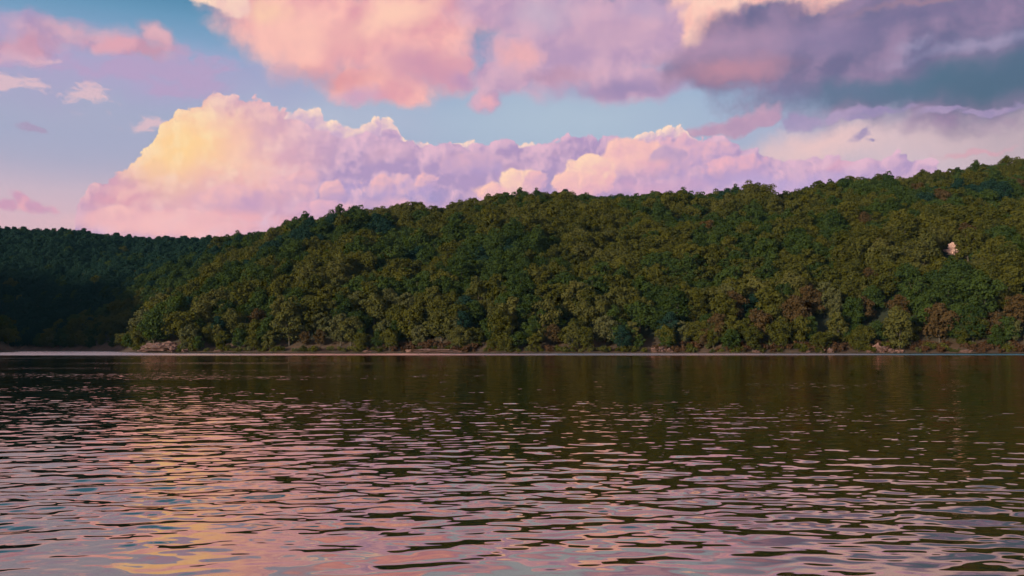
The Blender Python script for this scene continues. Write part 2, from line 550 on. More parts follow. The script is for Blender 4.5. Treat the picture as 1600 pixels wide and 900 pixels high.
# skyline of the wooded ridge in the photograph, as seen against the sky (tree tops)
SKYLINE = [(200, 372), (310, 370), (370, 363), (430, 351), (470, 334), (560, 327), (680, 321), (740, 309), (880, 298), (1000, 301), (1090, 304), (1140, 293),
           (1200, 296), (1280, 284), (1400, 272), (1500, 260), (1600, 246), (1720, 232), (1900, 220)]
FAR_SKY = [(-300, 340), (-100, 345), (0, 353), (100, 351), (150, 362), (210, 368), (310, 369), (420, 374), (600, 390)]
TREE_H = 10.5


def sky_table(pts, dist):
    X, R = [], []
    for px, py in pts:
        x, y, z = pix_dir(px, py)
        X.append(x / y * dist)
        R.append(z / y * dist + CAM_Z - TREE_H)
    return np.array(X), np.array(R)


RX, RR = sky_table(SKYLINE, RIDGE_Y)
FX, FR = sky_table(FAR_SKY, 660.0)


def shore_y(X):
    return 292.0 - 0.16 * np.clip(X + 120, -50, 420) + 5.0 * vnoise(X, X * 0 + 3.0, 38.0, 5) + 2.0 * vnoise(X, X * 0 + 9.0, 11.0, 6)


def left_x(Y):
    return -0.430 * Y - 1.0 - 0.75 * np.clip(Y - 410.0, 0, None) + 3 * vnoise(Y, Y * 0, 30.0, 8)


def inland(X, Y):
    a = Y - shore_y(X)
    b = (X - left_x(Y)) * 1.5
    k = 14.0
    h = np.clip(0.5 + 0.5 * (b - a) / k, 0, 1)
    return b * (1 - h) + a * h - k * h * (1 - h)


def hill_profile(t):
    t = np.clip(t, 0, 1)
    return 0.55 * t + 0.45 * (1 - (1 - t) ** 2)


def ground(X, Y):
    X = np.asarray(X, float); Y = np.asarray(Y, float)
    d = inland(X, Y)
    xr = X / Y * RIDGE_Y
    crest = np.interp(0.6 * X + 0.4 * xr, RX, RR)
    t = d / (RIDGE_Y - shore_y(X))
    main = crest * hill_profile(t) - 30 * smooth(t, 1.02, 1.9)
    main = main + np.clip(d, 0, 60) / 60 * (5.5 * vnoise(X, Y, 42.0, 1) + 2.2 * vnoise(X, Y, 19.0, 2))
    main = np.where(d > 0, np.maximum(main, 0) * smooth(d, -2, 18) + 0.9 * smooth(d, 0, 4.0), -3.0 * smooth(-d, 0, 14))
    # far hill on the other side of the inlet
    d2 = Y - (486.0 + 8 * vnoise(X, Y * 0, 60.0, 11))
    far = np.interp(X / Y * 660.0, FX, FR) * hill_profile(d2 / 174.0) - 20 * smooth(d2, 190, 330)
    far = far + np.clip(d2, 0, 50) / 50 * 4.0 * vnoise(X, Y, 50.0, 12)
    far = np.where(d2 > 0, np.maximum(far, 0) * smooth(d2, -2, 16) + 0.9 * smooth(d2, 0, 4), -3.0)
    # western spur; the unseen hill behind it is added to shade the far hill
    xb = -0.615 * Y - 16.0 + 36.0 * np.exp(-((Y - 338.0) / 20.0) ** 2)
    d3 = (xb - X) * 0.85
    west = 104.0 * hill_profile(d3 / 260.0) * smooth(Y, 268, 335)
    west = np.where((d3 > 0) & (Y > 268), west + 0.9 * smooth(d3, 0, 4) * smooth(Y, 268, 290), -3.0)
    return np.maximum(np.maximum(main, far), west)


def fit_skyline():
    """raise or lower the crest until the tree tops draw the skyline of the photograph"""
    t = np.arange(230.0, 620.0, 2.0)
    for _ in range(8):
        for k, (px, py) in enumerate(SKYLINE):
            if px < 400:
                continue
            dx, dy, dz = pix_dir(px, py)
            got = np.max((ground(dx / dy * t, t) + TREE_H - CAM_Z) / t)
            RR[k] += (dz / dy - got) * 420.0


fit_skyline()


def earth_material():
    m, g, out = material('forest_floor')
    tc = g.node('ShaderNodeNewGeometry')
    pos = V(g, tc.outputs['Position'])
    n1 = g.noise(pos, 0.25, 5, 0.6)
    n2 = g.noise(pos, 1.6, 4, 0.6)
    _, _, pz = g.sep(pos)
    c = g.mix(g.step(n1, 0.35, 0.65), (0.055, 0.032, 0.020, 1), (0.105, 0.058, 0.036, 1))
    c = g.mix(g.step(n2, 0.52, 0.68) * 0.7, c, (0.05, 0.05, 0.02, 1))
    # bare red earth on the bank, ferns and leaf litter under the trees
    c = g.mix(g.step(pz + n1 * 3.0, 3.5, 7.5), c, g.mix(n2, (0.014, 0.021, 0.009, 1), (0.028, 0.031, 0.013, 1)))
    b = g.node('ShaderNodeBsdfPrincipled')
    g.put(b.inputs['Base Color'], c)
    b.inputs['Roughness'].default_value = 0.95
    g.nt.links.new(b.outputs[0], out.inputs[0])
    return m


M_EARTH = earth_material()
xs = np.concatenate([np.linspace(-2600, -800, 10)[:-1], np.arange(-800, -240, 12.0), np.arange(-240, 300, 4.0), np.arange(300, 700, 12.0), np.linspace(700, 2600, 10)])
ys = np.concatenate([np.linspace(-2600, 170, 12)[:-1], np.arange(170, 230, 10.0), np.arange(230, 340, 2.5), np.arange(340, 760, 8.0), np.linspace(760, 2600, 14)])
TX, TY = np.meshgrid(xs, ys)
TZ = ground(TX, np.maximum(TY, 1.0))
TZ = np.where(TY < 180, -3.0, TZ)
TZ = TZ + np.where(TZ > 0.3, 0.25 * vnoise(TX, TY, 5.0, 21), 0)
terrain = grid_mesh('terrain', TX, TY, TZ, M_EARTH)
tag(terrain, kind='structure')


# ------------------------------------------------------------------ lake
def water_material():
    m, g, out = material('lake_water')
    geo = g.node('ShaderNodeNewGeometry')
    pos = V(g, geo.outputs['Position'])
    x, y, z = g.sep(pos)
    flat = g.xyz(x, y, 0.0)
    # a breeze ruffles the water along the far shore; further out lie calmer lanes
    edge = g.noise(g.vmath('MULTIPLY', flat, (0.010, 0.05, 0)), 1.0, 3, 0.5) - 0.5
    band = g.step(y + edge * 22.0, 172.0, 192.0)
    lane = g.noise(g.vmath('MULTIPLY', flat, (0.02, 0.075, 0)), 1.0, 3, 0.5)
    mid = g.step(y, 18.0, 90.0) * g.step(lane, 0.42, 0.66)
    rough = (mid * 0.08 + 0.02).max(band * 0.16)
    # capillary ripples; in the breeze band wavelets lean towards the near shore
    r1 = g.noise(g.vmath('MULTIPLY', flat, (3.0, 6.5, 0)), 1.0, 2, 0.5, color=True)
    k = g.step(y, 6.5, 22.0) * (g.step(lane, 0.38, 0.62) * 0.30 + 0.05) + 0.008
    sl = g.vmath('MULTIPLY', g.vmath('SUBTRACT', r1, (0.5, 0.5, 0.5)), (0.7, 1.0, 0.0))
    lean = g.xyz(0.0, band * (g.step(x, -90.0, 60.0) * -0.12 - 0.13), 0.0)
    nrm = g.vmath('ADD', V(g, geo.outputs['Normal']), g.vscale(sl, k.max(band * 0.10)))
    nrm = g.vmath('NORMALIZE', g.vmath('ADD', nrm, lean))
    body = g.node('ShaderNodeBsdfDiffuse')
    body.inputs['Color'].default_value = (0.012, 0.014, 0.008, 1)
    gl = g.node('ShaderNodeBsdfGlossy')
    gl.distribution = 'GGX'
    gl.inputs['Color'].default_value = (1.0, 0.79, 0.645, 1)          # warm cast of the reflections put into the gloss colour
    g.put(gl.inputs['Roughness'], rough)
    fr = g.node('ShaderNodeFresnel')
    fr.inputs['IOR'].default_value = 1.6
    for n in (body, gl, fr):
        g.put(n.inputs['Normal'], nrm)
    fac = V(g, fr.outputs[0]) * 0.58 + 0.42
    mx = g.node('ShaderNodeMixShader')
    g.put(mx.inputs[0], fac)
    g.nt.links.new(body.outputs[0], mx.inputs[1])
    g.nt.links.new(gl.outputs[0], mx.inputs[2])
    g.nt.links.new(mx.outputs[0], out.inputs[0])
    return m


def wave_height(X, Y, dr):
    """dr: local sampling distance of the mesh; waves too short for it are left out"""
    rs = np.random.RandomState(7)
    Z = np.zeros_like(X)
    r = np.hypot(X, Y)
    calm = 0.5 + 0.5 * vnoise(X + 0.3 * Y, Y, 9.0, 31)
    calm2 = 0.5 + 0.5 * vnoise(X, Y * 2.2, 23.0, 32)
    # the water lies almost flat close in shore on the left of the beach
    near = smooth(r, 6.3, 10.0)
    far_calm = (1 - 0.52 * smooth(r, 10.5, 21)) * (1.10 - 0.26 * smooth(X, -14, 6) * smooth(r, 8, 14))
    ampmod_long = 0.55 + 0.45 * near
    ampmod_short = (0.18 + 0.82 * near) * (0.30 + 0.9 * calm2 * calm) * far_calm
    ampmod_mid = (0.45 + 0.55 * near) * (0.40 + 0.8 * calm) * far_calm
    n = 84
    wobs = {}
    for i in range(n):
        lam = 0.13 * (1.45 / 0.13) ** rs.rand()
        th = math.radians(-90 + 9 + 30 * rs.randn())
        ph = rs.rand() * 6.283
        k = 2 * math.pi / lam
        if lam < 0.32:
            s, mod = 0.019, ampmod_short
        elif lam < 0.8:
            s, mod = 0.0105, ampmod_mid
        else:
            s, mod = 0.0042, ampmod_long
        a = s / k
        keep = smooth(lam / dr, 2.6, 4.5)
        # wavering crests
        wk = (0 if lam < 0.32 else 1 if lam < 0.8 else 2, i % 2)
        if wk not in wobs:
            wobs[wk] = 0.9 * vnoise(X + 37 * wk[1], Y, (0.9, 1.8, 3.6)[wk[0]], 40 + wk[0])
        wob = wobs[wk]
        Z += a * mod * keep * np.sin(k * (X * math.cos(th) + Y * math.sin(th)) + ph + wob)
    return Z


M_WATER = water_material()
rad = [0.4, 1.0, 2.0, 3.0, 4.0]
while rad[-1] < 420:
    rad.append(rad[-1] + max(0.018, rad[-1] * (0.0034 if rad[-1] < 14 else 0.0044 if rad[-1] > 70 else 0.0030)))
rad += [480, 560, 700, 1000, 1600, 2600]
rad = np.array(rad)
ang = np.concatenate([np.linspace(-180, -40, 40)[:-1], np.linspace(-40, 40, 820), np.linspace(40, 180, 40)[1:]])
ang = np.radians(ang)
A_, R_ = np.meshgrid(ang, rad)
WX, WY = R_ * np.sin(A_), R_ * np.cos(A_)
DR = np.maximum(np.gradient(rad)[:, None], R_ * np.gradient(ang)[None, :])
WZ = wave_height(WX, WY, DR)
lake = grid_mesh('lake_water', WX, WY, WZ, M_WATER)
tag(lake, kind='structure')

# ------------------------------------------------------------------ trees
def foliage_material(name, c1, c2, c3):
    m, g, out = material(name)
    oi = g.node('ShaderNodeObjectInfo')
    rnd = V(g, oi.outputs['Random'])
    at = g.node('ShaderNodeAttribute', attribute_name='leaf_tint')
    t = V(g, at.outputs['Fac'])
    c = g.mix(rnd, c1 + (1,), c2 + (1,))
    c = g.mix(g.step(t, 0.45, 1.0) * 0.45, c, c3 + (1,))
    df = g.node('ShaderNodeBsdfDiffuse')
    g.put(df.inputs[0], c)
    tl = g.node('ShaderNodeBsdfTranslucent')
    g.put(tl.inputs[0], c)
    mx = g.node('ShaderNodeMixShader')
    mx.inputs[0].default_value = 0.22
    g.nt.links.new(df.outputs[0], mx.inputs[1])
    g.nt.links.new(tl.outputs[0], mx.inputs[2])
    g.nt.links.new(mx.outputs[0], out.inputs[0])
    return m


def bark_material(name, c1, c2):
    m, g, out = material(name)
    tc = g.node('ShaderNodeTexCoord')
    n = g.noise(g.vmath('MULTIPLY', V(g, tc.outputs['Object']), (6, 6, 1.2)), 1.0, 4, 0.6)
    c = g.mix(g.step(n, 0.35, 0.65), c1 + (1,), c2 + (1,))
    b = g.node('ShaderNodeBsdfPrincipled')
    g.put(b.inputs['Base Color'], c)
    b.inputs['Roughness'].default_value = 0.9
    g.nt.links.new(b.outputs[0], out.inputs[0])
    return m


COLOURS = ['deep green', 'blue green', 'olive green', 'yellowish olive', 'rust brown', 'pale sage']
FOL = {
    'deep green': foliage_material('leaves_deep_green', (0.027, 0.047, 0.013), (0.050, 0.076, 0.019), (0.068, 0.092, 0.026)),
    'blue green': foliage_material('leaves_blue_green', (0.014, 0.036, 0.026), (0.022, 0.048, 0.034), (0.032, 0.060, 0.042)),
    'olive green': foliage_material('leaves_olive_green', (0.050, 0.056, 0.012), (0.090, 0.088, 0.017), (0.116, 0.110, 0.026)),
    'yellowish olive': foliage_material('leaves_yellowish_olive', (0.072, 0.076, 0.020), (0.104, 0.100, 0.028), (0.138, 0.128, 0.042)),
    'rust brown': foliage_material('leaves_rust_brown', (0.076, 0.050, 0.022), (0.094, 0.060, 0.026), (0.120, 0.076, 0.036)),
    'pale sage': foliage_material('leaves_pale_sage', (0.084, 0.090, 0.034), (0.108, 0.108, 0.044), (0.142, 0.136, 0.062)),
}
BARK = bark_material('bark_grey_brown', (0.045, 0.034, 0.026), (0.10, 0.080, 0.062))


def tube(verts, faces, pts, radii, n=6):
    """tapered tube along pts"""
    base = len(verts)
    for i, (p, r) in enumerate(zip(pts, radii)):
        d = (Vector(pts[min(i + 1, len(pts) - 1)]) - Vector(pts[max(i - 1, 0)])).normalized()
        u = d.orthogonal().normalized()
        w = d.cross(u)
        for k in range(n):
            a = 2 * math.pi * k / n
            verts.append(tuple(Vector(p) + (u * math.cos(a) + w * math.sin(a)) * r))
    for i in range(len(pts) - 1):
        for k in range(n):
            a, b = base + i * n + k, base + i * n + (k + 1) % n
            faces.append((a, b, b + n, a + n))
    faces.append(tuple(base + (len(pts) - 1) * n + k for k in range(n)))


# clump layouts: height, crown base, crown radius, number of clumps, clump radius, pointedness
SHAPES = {
    'round': dict(h=10.5, base=1.4, rad=4.9, n=30, cr=(1.4, 2.2), top=0.9, trunk=0.26),
    'spreading': dict(h=9.8, base=1.8, rad=5.6, n=34, cr=(1.4, 2.3), top=1.0, trunk=0.30),
    'tall': dict(h=12.8, base=1.5, rad=4.3, n=32, cr=(1.3, 2.0), top=0.85, trunk=0.26),
    'ragged': dict(h=11.3, base=1.2, rad=4.8, n=24, cr=(1.1, 1.9), top=0.9, trunk=0.24),
    'narrow': dict(h=11.0, base=0.8, rad=3.0, n=26, cr=(1.0, 1.6), top=0.45, trunk=0.20),
}


def tree_geometry(shape, seed, n_leaf=3400, leaf=(0.22, 0.42)):
    P = SHAPES[shape]
    rs = random.Random(seed)
    H, B, R = P['h'], P['base'], P['rad']
    clumps = []
    ga = 2.39996
    for i in range(P['n']):
        t = (i + 0.5) / P['n']
        z = B + 0.8 + (H - B - 1.6) * t ** 0.9
        prof = math.sqrt(max(0.0, 1 - (abs(t - 0.42) / 0.62) ** 2.4))
        prof = max(prof, 0.10) * (1 if t < 0.6 else 1 - (1 - P['top']) * (t - 0.6) / 0.4)
        a = i * ga + rs.uniform(-0.5, 0.5)
        rr = R * prof * (rs.uniform(0.55, 1.0) if rs.random() < 0.75 else rs.uniform(0.05, 0.5)) - 0.6
        cr = rs.uniform(*P['cr']) * (1.0 if t < 0.85 else 0.8)
        rr = max(rr, 0.0)
        clumps.append((Vector((rr * math.cos(a), rr * math.sin(a), z + rs.uniform(-0.6, 0.6))), cr))
    # trunk and limbs
    tv, tf = [], []
    lean = Vector((rs.uniform(-0.5, 0.5), rs.uniform(-0.5, 0.5), 0))
    pts = [Vector((0, 0, -1.0)), Vector((0, 0, 0.3)), lean * 0.3 + Vector((0, 0, H * 0.3)), lean * 0.7 + Vector((0, 0, H * 0.58)), lean + Vector((0, 0, H * 0.85))]
    tr = P['trunk']
    tube(tv, tf, pts, [tr * 1.35, tr * 1.1, tr * 0.8, tr * 0.5, tr * 0.16], 7)
    for c, cr in rs.sample(clumps, min(9, len(clumps))):
        zb = max(B * 0.7, c.z * 0.55)
        b = lean * (zb / H) + Vector((0, 0, zb))
        mid = b.lerp(c, 0.5) + Vector((0, 0, 0.3))
        tube(tv, tf, [b, mid, c], [tr * 0.38, tr * 0.24, tr * 0.08], 5)
    # leaf sprays on the shells of the clumps
    lv, lf, tint = [], [], []
    tot = sum(cr * cr for _, cr in clumps)
    for c, cr in clumps:
        k = int(n_leaf * cr * cr / tot)
        lump = rs.random()
        sq = rs.uniform(0.62, 0.85)
        for _ in range(k):
            while True:
                d = Vector((rs.gauss(0, 1), rs.gauss(0, 1), rs.gauss(0, 1)))
                if d.length > 0.01:
                    break
            d.normalize()
            if d.z < -0.35 and rs.random() < 0.6:
                d.z = -d.z
            rad = cr * (1.0 - 0.34 * rs.random() ** 2) * (1 + 0.22 * math.sin(5 * d.x + 3 * lump * 6) * math.sin(4 * d.y + 7 * lump))
            p = c + Vector((d.x * rad, d.y * rad, d.z * rad * sq))
            n = (d + Vector((rs.gauss(0, 0.36), rs.gauss(0, 0.36), rs.gauss(0.12, 0.36)))).normalized()
            u = n.orthogonal().normalized()
            u.rotate(Matrix.Rotation(rs.uniform(0, 6.28), 3, n))
            w = n.cross(u)
            s = rs.uniform(*leaf)
            b0 = len(lv)
            m = 5
            for q in range(m):
                a = 2 * math.pi * q / m + rs.uniform(-0.3, 0.3)
                rr = s * rs.uniform(0.65, 1.1)
                lv.append(tuple(p + u * (rr * math.cos(a)) + w * (rr * 0.72 * math.sin(a)) + n * rs.uniform(-0.08, 0.08)))
            lf.append(tuple(range(b0, b0 + m)))
            tint.append(min(1, max(0, 0.35 * lump + 0.65 * rs.random())))
    return (tv, tf), (lv, lf, tint)


def crown_mesh(name, geo, mat):
    lv, lf, tint = geo
    me = bpy.data.meshes.new(name)
    me.from_pydata(lv, [], lf)
    a = me.attributes.new('leaf_tint', 'FLOAT', 'FACE')
    a.data.foreach_set('value', tint)
    me.materials.append(mat)
    return me


PROTO = {}                          # (shape, colour, variant) -> trunk mesh, crown mesh
KINDS = {'deep green': ['round', 'spreading', 'tall', 'ragged'], 'blue green': ['round', 'tall', 'round', 'spreading'], 'olive green': ['round', 'spreading', 'tall', 'ragged', 'round'],
         'yellowish olive': ['round', 'tall', 'ragged', 'spreading'], 'rust brown': ['round', 'ragged'], 'pale sage': ['ragged', 'tall', 'round']}
_geo_cache = {}
for col_name in COLOURS:
    for vi, shp in enumerate(KINDS[col_name]):
        gk = (shp, (vi * 2 + len(col_name)) % 4)
        if gk not in _geo_cache:
            (tv, tf), leaves = tree_geometry(shp, hash_seed := 17 * gk[1] + 101 * list(SHAPES).index(shp))
            tm = bpy.data.meshes.new('trunk')
            tm.from_pydata(tv, [], tf)
            tm.materials.append(BARK)
            tm.polygons.foreach_set('use_smooth', [True] * len(tm.polygons))
            _geo_cache[gk] = (tm, leaves)
        tm, leaves = _geo_cache[gk]
        PROTO[(col_name, vi)] = (tm, crown_mesh('crown', leaves, FOL[col_name]), shp)


def new_tree(key, loc, rz, s, label=None, group=None):
    tm, cm, shp = PROTO[key]
    e = empty('tree', loc, rz, s)
    t = bpy.data.objects.new('trunk', tm); COL.objects.link(t); t.parent = e
    c = bpy.data.objects.new('crown', cm); COL.objects.link(c); c.parent = e
    tag(e, label, 'tree', group)
    return e, t, c


def to_pix(x, y, z):
    """position in the photograph of a point of the place"""
    dz = z - CAM_Z
    fwd = y * math.cos(PITCH) + dz * math.sin(PITCH)
    up = -y * math.sin(PITCH) + dz * math.cos(PITCH)
    return 800 + F * x / fwd, 450 - F * up / fwd


def on_slope(px, py, lo=200.0, hi=700.0):
    """the point of the ground seen at a pixel: first crossing of the view ray with the terrain"""
    dx, dy, dz = pix_dir(px, py)
    t = np.arange(lo, hi, 0.5)
    X, Y, Z = dx / dy * t, t, CAM_Z + dz / dy * t
    below = ground(X, Y) > Z
    if not below.any():
        return None
    i = int(np.argmax(below))
    return float(X[i]), float(Y[i]), float(ground(X[i], Y[i]))


# ---- stand of trees: jittered grid over every slope in view
rs = random.Random(11)
BARE = [(212, 275), (600, 745), (1015, 1110), (1150, 1330), (1350, 1480), (1500, 1600)]      # stretches of bank left open (pixels)
ROCK_PIX = (1490, 393)
rock_at = on_slope(ROCK_PIX[0] - 2, ROCK_PIX[1] + 9)
cands = []
SP = 6.0
yy = 235.0
row = 0
while yy < 700:
    sp = SP if yy < 400 else 6.3 if yy < 480 else 5.7
    xx = -1.08 * yy
    xx += (row % 2) * sp * 0.5
    while xx < 0.90 * yy:
        X, Y = xx + rs.uniform(-0.34, 0.34) * sp, yy + rs.uniform(-0.34, 0.34) * sp
        xx += sp
        cands.append((X, Y))
    yy += sp * 0.88
    row += 1
CA = np.array(cands)
GZ = ground(CA[:, 0], CA[:, 1])
DI = inland(CA[:, 0], CA[:, 1])
spots = []
# highest view slope met so far along each bearing, to drop what lies wholly behind a crest
order = np.argsort(CA[:, 1])
horizon = np.full(2000, -1.0)
for i in order:
    X, Y = CA[i]
    z = float(GZ[i])
    if z < 0.25:
        continue
    onmain = DI[i] > 0
    if onmain and DI[i] < 1.0 + 2.0 * rs.random():
        continue
    s = rs.uniform(0.62, 0.90) if rs.random() < 0.62 else rs.uniform(0.90, 1.18)
    if Y > 440:
        s = 0.5 * s + 0.42
    if onmain and DI[i] < 12:
        s *= rs.uniform(0.62, 0.95)
    bi = int((X / Y + 1.1) / 2.0 * 1999)
    bi = min(max(bi, 0), 1999)
    top = (z + 14.5 * s - CAM_Z) / Y
    gnd = (z + 3.0 - CAM_Z) / Y
    if top < horizon[bi] - 0.002:
        continue
    w = int(2.2 / Y / 2.0 * 1999) + 1
    seg = horizon[max(bi - w, 0):bi + w + 1]
    np.maximum(seg, gnd, out=seg)
    # only low growth in front of the pale rock
    if rock_at and abs(X - rock_at[0] * Y / rock_at[1]) < 5.2 and -30.0 < Y - rock_at[1] < 2.5:
        s = min(s, (CAM_Z + (rock_at[2] + 0.2 - CAM_Z) * Y / rock_at[1] - z) / 12.5)
        if s < 0.22:
            continue
    spots.append([X, Y, z - 0.3, s, float(DI[i])])


def pick_colour(X, Y, d, px, n):
    r = rs.random()
    if Y > 478 and px < 330:                        # far hill: blue haze and shade put into the leaf colour
        return 'blue green' if r < 0.93 else 'deep green' if r < 0.99 else 'olive green'
    if d <= 0:                                      # western spur
        return 'olive green' if r < 0.5 else 'yellowish olive' if r < 0.7 else 'deep green'
    if d < 26:                                      # along the water: mixed and paler
        east = (px - 200) / 1400.0
        if r < 0.10 + 0.05 * east: return 'pale sage'
        if r < 0.30: return 'yellowish olive'
        if r < 0.34 + 0.12 * max(east, 0): return 'rust brown' if px > 1000 and rs.random() < 0.25 else 'olive green'
        if r < 0.68: return 'olive green'
        return 'deep green' if r < 0.97 else 'blue green'
    t = n + 0.30 * (r - 0.5) + 0.30
    if r > 0.985 and px > 1100: return 'rust brown'
    if t < -0.62: return 'blue green'
    if t < -0.12: return 'deep green'
    if t < 0.62: return 'olive green' if r < 0.72 else 'deep green'
    return 'yellowish olive' if r < 0.45 else 'olive green'


# particular trees of the photograph: pixel of the foot, colour, variant, scale
SPECIAL = [
    (452, 541, 'yellowish olive', 1, 1.22), (548, 541, 'yellowish olive', 0, 0.90), (532, 541, 'pale sage', 1, 0.86), (1144, 505, 'rust brown', 0, 0.92), (1186, 540, 'rust brown', 1, 0.98),
    (1468, 536, 'rust brown', 0, 1.05), (1264, 500, 'rust brown', 1, 0.95), (865, 541, 'rust brown', 0, 0.62), (1405, 500, 'rust brown', 0, 0.7), (1352, 505, 'rust brown', 1, 0.72),
    (1590, 520, 'rust brown', 1, 1.0), (476, 541, 'rust brown', 1, 0.45), (500, 541, 'rust brown', 1, 0.5), (400, 515, 'rust brown', 0, 0.65), (240, 540, 'deep green', 0, 1.0), (285, 535, 'olive green', 1, 1.1),
    (575, 544, 'pale sage', 0, 0.42), (655, 541, 'pale sage', 0, 0.62), (690, 535, 'yellowish olive', 3, 1.0), (800, 520, 'yellowish olive', 2, 1.0), (915, 520, 'yellowish olive', 0, 0.9), (945, 541, 'pale sage', 2, 0.9),
    (985, 542, 'yellowish olive', 2, 0.7), (640, 536, 'olive green', 4, 1.1), (365, 530, 'yellowish olive', 0, 0.95), (1065, 541, 'pale sage', 0, 0.7), (1310, 541, 'yellowish olive', 2, 0.9), (1000, 520, 'deep green', 1, 1.0),
]
special = []
for px, py, c, v, s in SPECIAL:
    q = on_slope(px, py)
    if q is None or float(inland(q[0], q[1])) < 1.5:
        q = None
        yl = np.arange(230, 330, 0.5)
        xl = (px - 800) / F * yl
        ok = np.argmax(inland(xl, yl) > 3.0)
        q = (float(xl[ok]), float(yl[ok]), float(ground(xl[ok], yl[ok])))
    if q is None:
        continue
    special.append((q[0], q[1], q[2] - 0.2, s, float(inland(q[0], q[1])), c, v))
    spots = [t for t in spots if not ((t[0] - q[0]) ** 2 + (t[1] - q[1]) ** 2 < 18 or (abs(t[0] - q[0]) < 3.6 * s and 0 < q[1] - t[1] < 13 and t[4] > 0))]

allt = []
# closed row along the waterline, broken where the photograph shows bare bank
for x0 in np.arange(-126, 190, 4.6):
    for d0, sc in ((2.2, (0.42, 0.66)), (7.0, (0.55, 0.85))):
        X = x0 + rs.uniform(-1.8, 1.8)
        Y = float(shore_y(np.array([X]))[0]) + d0 + rs.uniform(-1.0, 1.5)
        px, _ = to_pix(X, Y, 4)
        if px < 205 or (d0 < 5 and any(a < px < b for a, b in BARE) and rs.random() < 0.8):
            continue
        if any((t[0] - X) ** 2 + (t[1] - Y) ** 2 < 9 for t in special) or any(abs(t[0] - X) < 3.4 * t[3] and 0 < t[1] - Y < 9 for t in special):
            continue
        spots.append([X, Y, float(ground(X, Y)) - 0.25, rs.uniform(*sc), max(float(inland(X, Y)), 0.5)])
# and along the far side of the inlet
for x0 in np.arange(-330, -175, 5.0):
    for k in range(2):
        X = x0 + rs.uniform(-2, 2)
        yl = np.arange(440.0, 520.0, 0.5)
        on = ground(X + 0 * yl, yl) > 0.1
        if not on.any():
            continue
        Y = float(yl[int(np.argmax(on))]) + 2.0 + 5.0 * k + rs.uniform(-1, 1)
        spots.append([X, Y, float(ground(X, Y)) - 0.25, rs.uniform(0.55, 0.8), -1.0])
sa = np.array([q[:2] for q in spots])
patch = vnoise(sa[:, 0], sa[:, 1], 34.0, 61) + 0.5 * vnoise(sa[:, 0], sa[:, 1], 12.0, 62)
for (X, Y, z, s, d), pn in zip(spots, patch):
    c = pick_colour(X, Y, d, to_pix(X, Y, z + 8)[0], float(pn))
    allt.append((X, Y, z, s, d, c, rs.randrange(len(KINDS[c])), False))
for X, Y, z, s, d, c, v in special:
    allt.append((X, Y, z, s, d, c, v, True))


def apparent(t):
    X, Y, z, s, d, c, v, sp = t
    px, py = to_pix(X, Y, z + 9 * s)
    if not (-10 < px < 1610):
        return -1
    return (10 if sp else 0) + s * 300.0 / Y
near = sorted(range(len(allt)), key=lambda i: -apparent(allt[i]))
N_SINGLE = 300
single = set(near[:N_SINGLE])
# every kind of tree must stand somewhere among the single ones
have = {(allt[i][5], allt[i][6]) for i in single}
for i in near[N_SINGLE:]:
    k = (allt[i][5], allt[i][6])
    if k not in have and apparent(allt[i]) > 0:
        have.add(k)
        single.discard(near[N_SINGLE - len(have) % 20 - 1])
        single.add(i)

# ---- labels of the single trees
ZONES = [(-50, 205, 'on the dark western shore'), (205, 330, 'above the pink headland rocks'), (330, 420, 'right of the headland rocks'), (420, 500, 'beside the tall pale olive tree'),
         (500, 600, 'near the yellowish pair'), (600, 730, 'above the low rock shelf'), (730, 840, 'midway along the shore'), (840, 960, 'near the small rust bush'),
         (960, 1090, 'above the small pink boulders'), (1090, 1230, 'near the red-brown tree'), (1230, 1340, 'below the long bare bank'), (1340, 1440, 'above the pale broken rocks'), (1440, 1540, 'below the pale rock face'), (1540, 1700, 'at the eastern end')]


def zone(px):
    for a, b, t in ZONES:
        if a <= px < b:
            return t
    return ZONES[-1][2]


def rowname(d):
    return 'at the waterline' if d < 11 else 'in the second row' if d < 18 else 'low on the slope' if d < 28 else 'up the slope'


ORD = ['leftmost', 'second', 'third', 'fourth', 'fifth', 'sixth', 'seventh', 'eighth', 'ninth', 'tenth']
classes = {}
for i in single:
    X, Y, z, s, d, c, v, sp = allt[i]
    px, _ = to_pix(X, Y, z + 6)
    shp = PROTO[(c, v)][2]
    size = 'small' if s < 0.62 else 'tall' if s * SHAPES[shp]['h'] > 13 else ''
    look = ' '.join(w for w in (size, c, shp if shp in ('narrow', 'spreading', 'ragged') else '', 'tree') if w)
    classes.setdefault((look, rowname(d) if d > 0 else 'at the waterline', zone(px)), []).append((px, i))
KEY_OBJ = {}
for (look, rown, zn), lst in classes.items():
    lst.sort()
    n = len(lst)
    for j, (px, i) in enumerate(lst):
        X, Y, z, s, d, c, v, sp = allt[i]
        lab = f'{look} {rown} {zn}'
        if n > 1:
            lab += ', ' + (ORD[0] if j == 0 else 'rightmost' if j == n - 1 else ORD[j] + ' from left')
        assert len(lab.split()) <= 16, lab
        e, t_o, c_o = new_tree((c, v), (X, Y, z), rs.uniform(0, 6.28), (s * rs.uniform(0.95, 1.1), s * rs.uniform(0.95, 1.1), s), lab, 'trees along the far shore')
        KEY_OBJ.setdefault((c, v), (t_o, c_o))

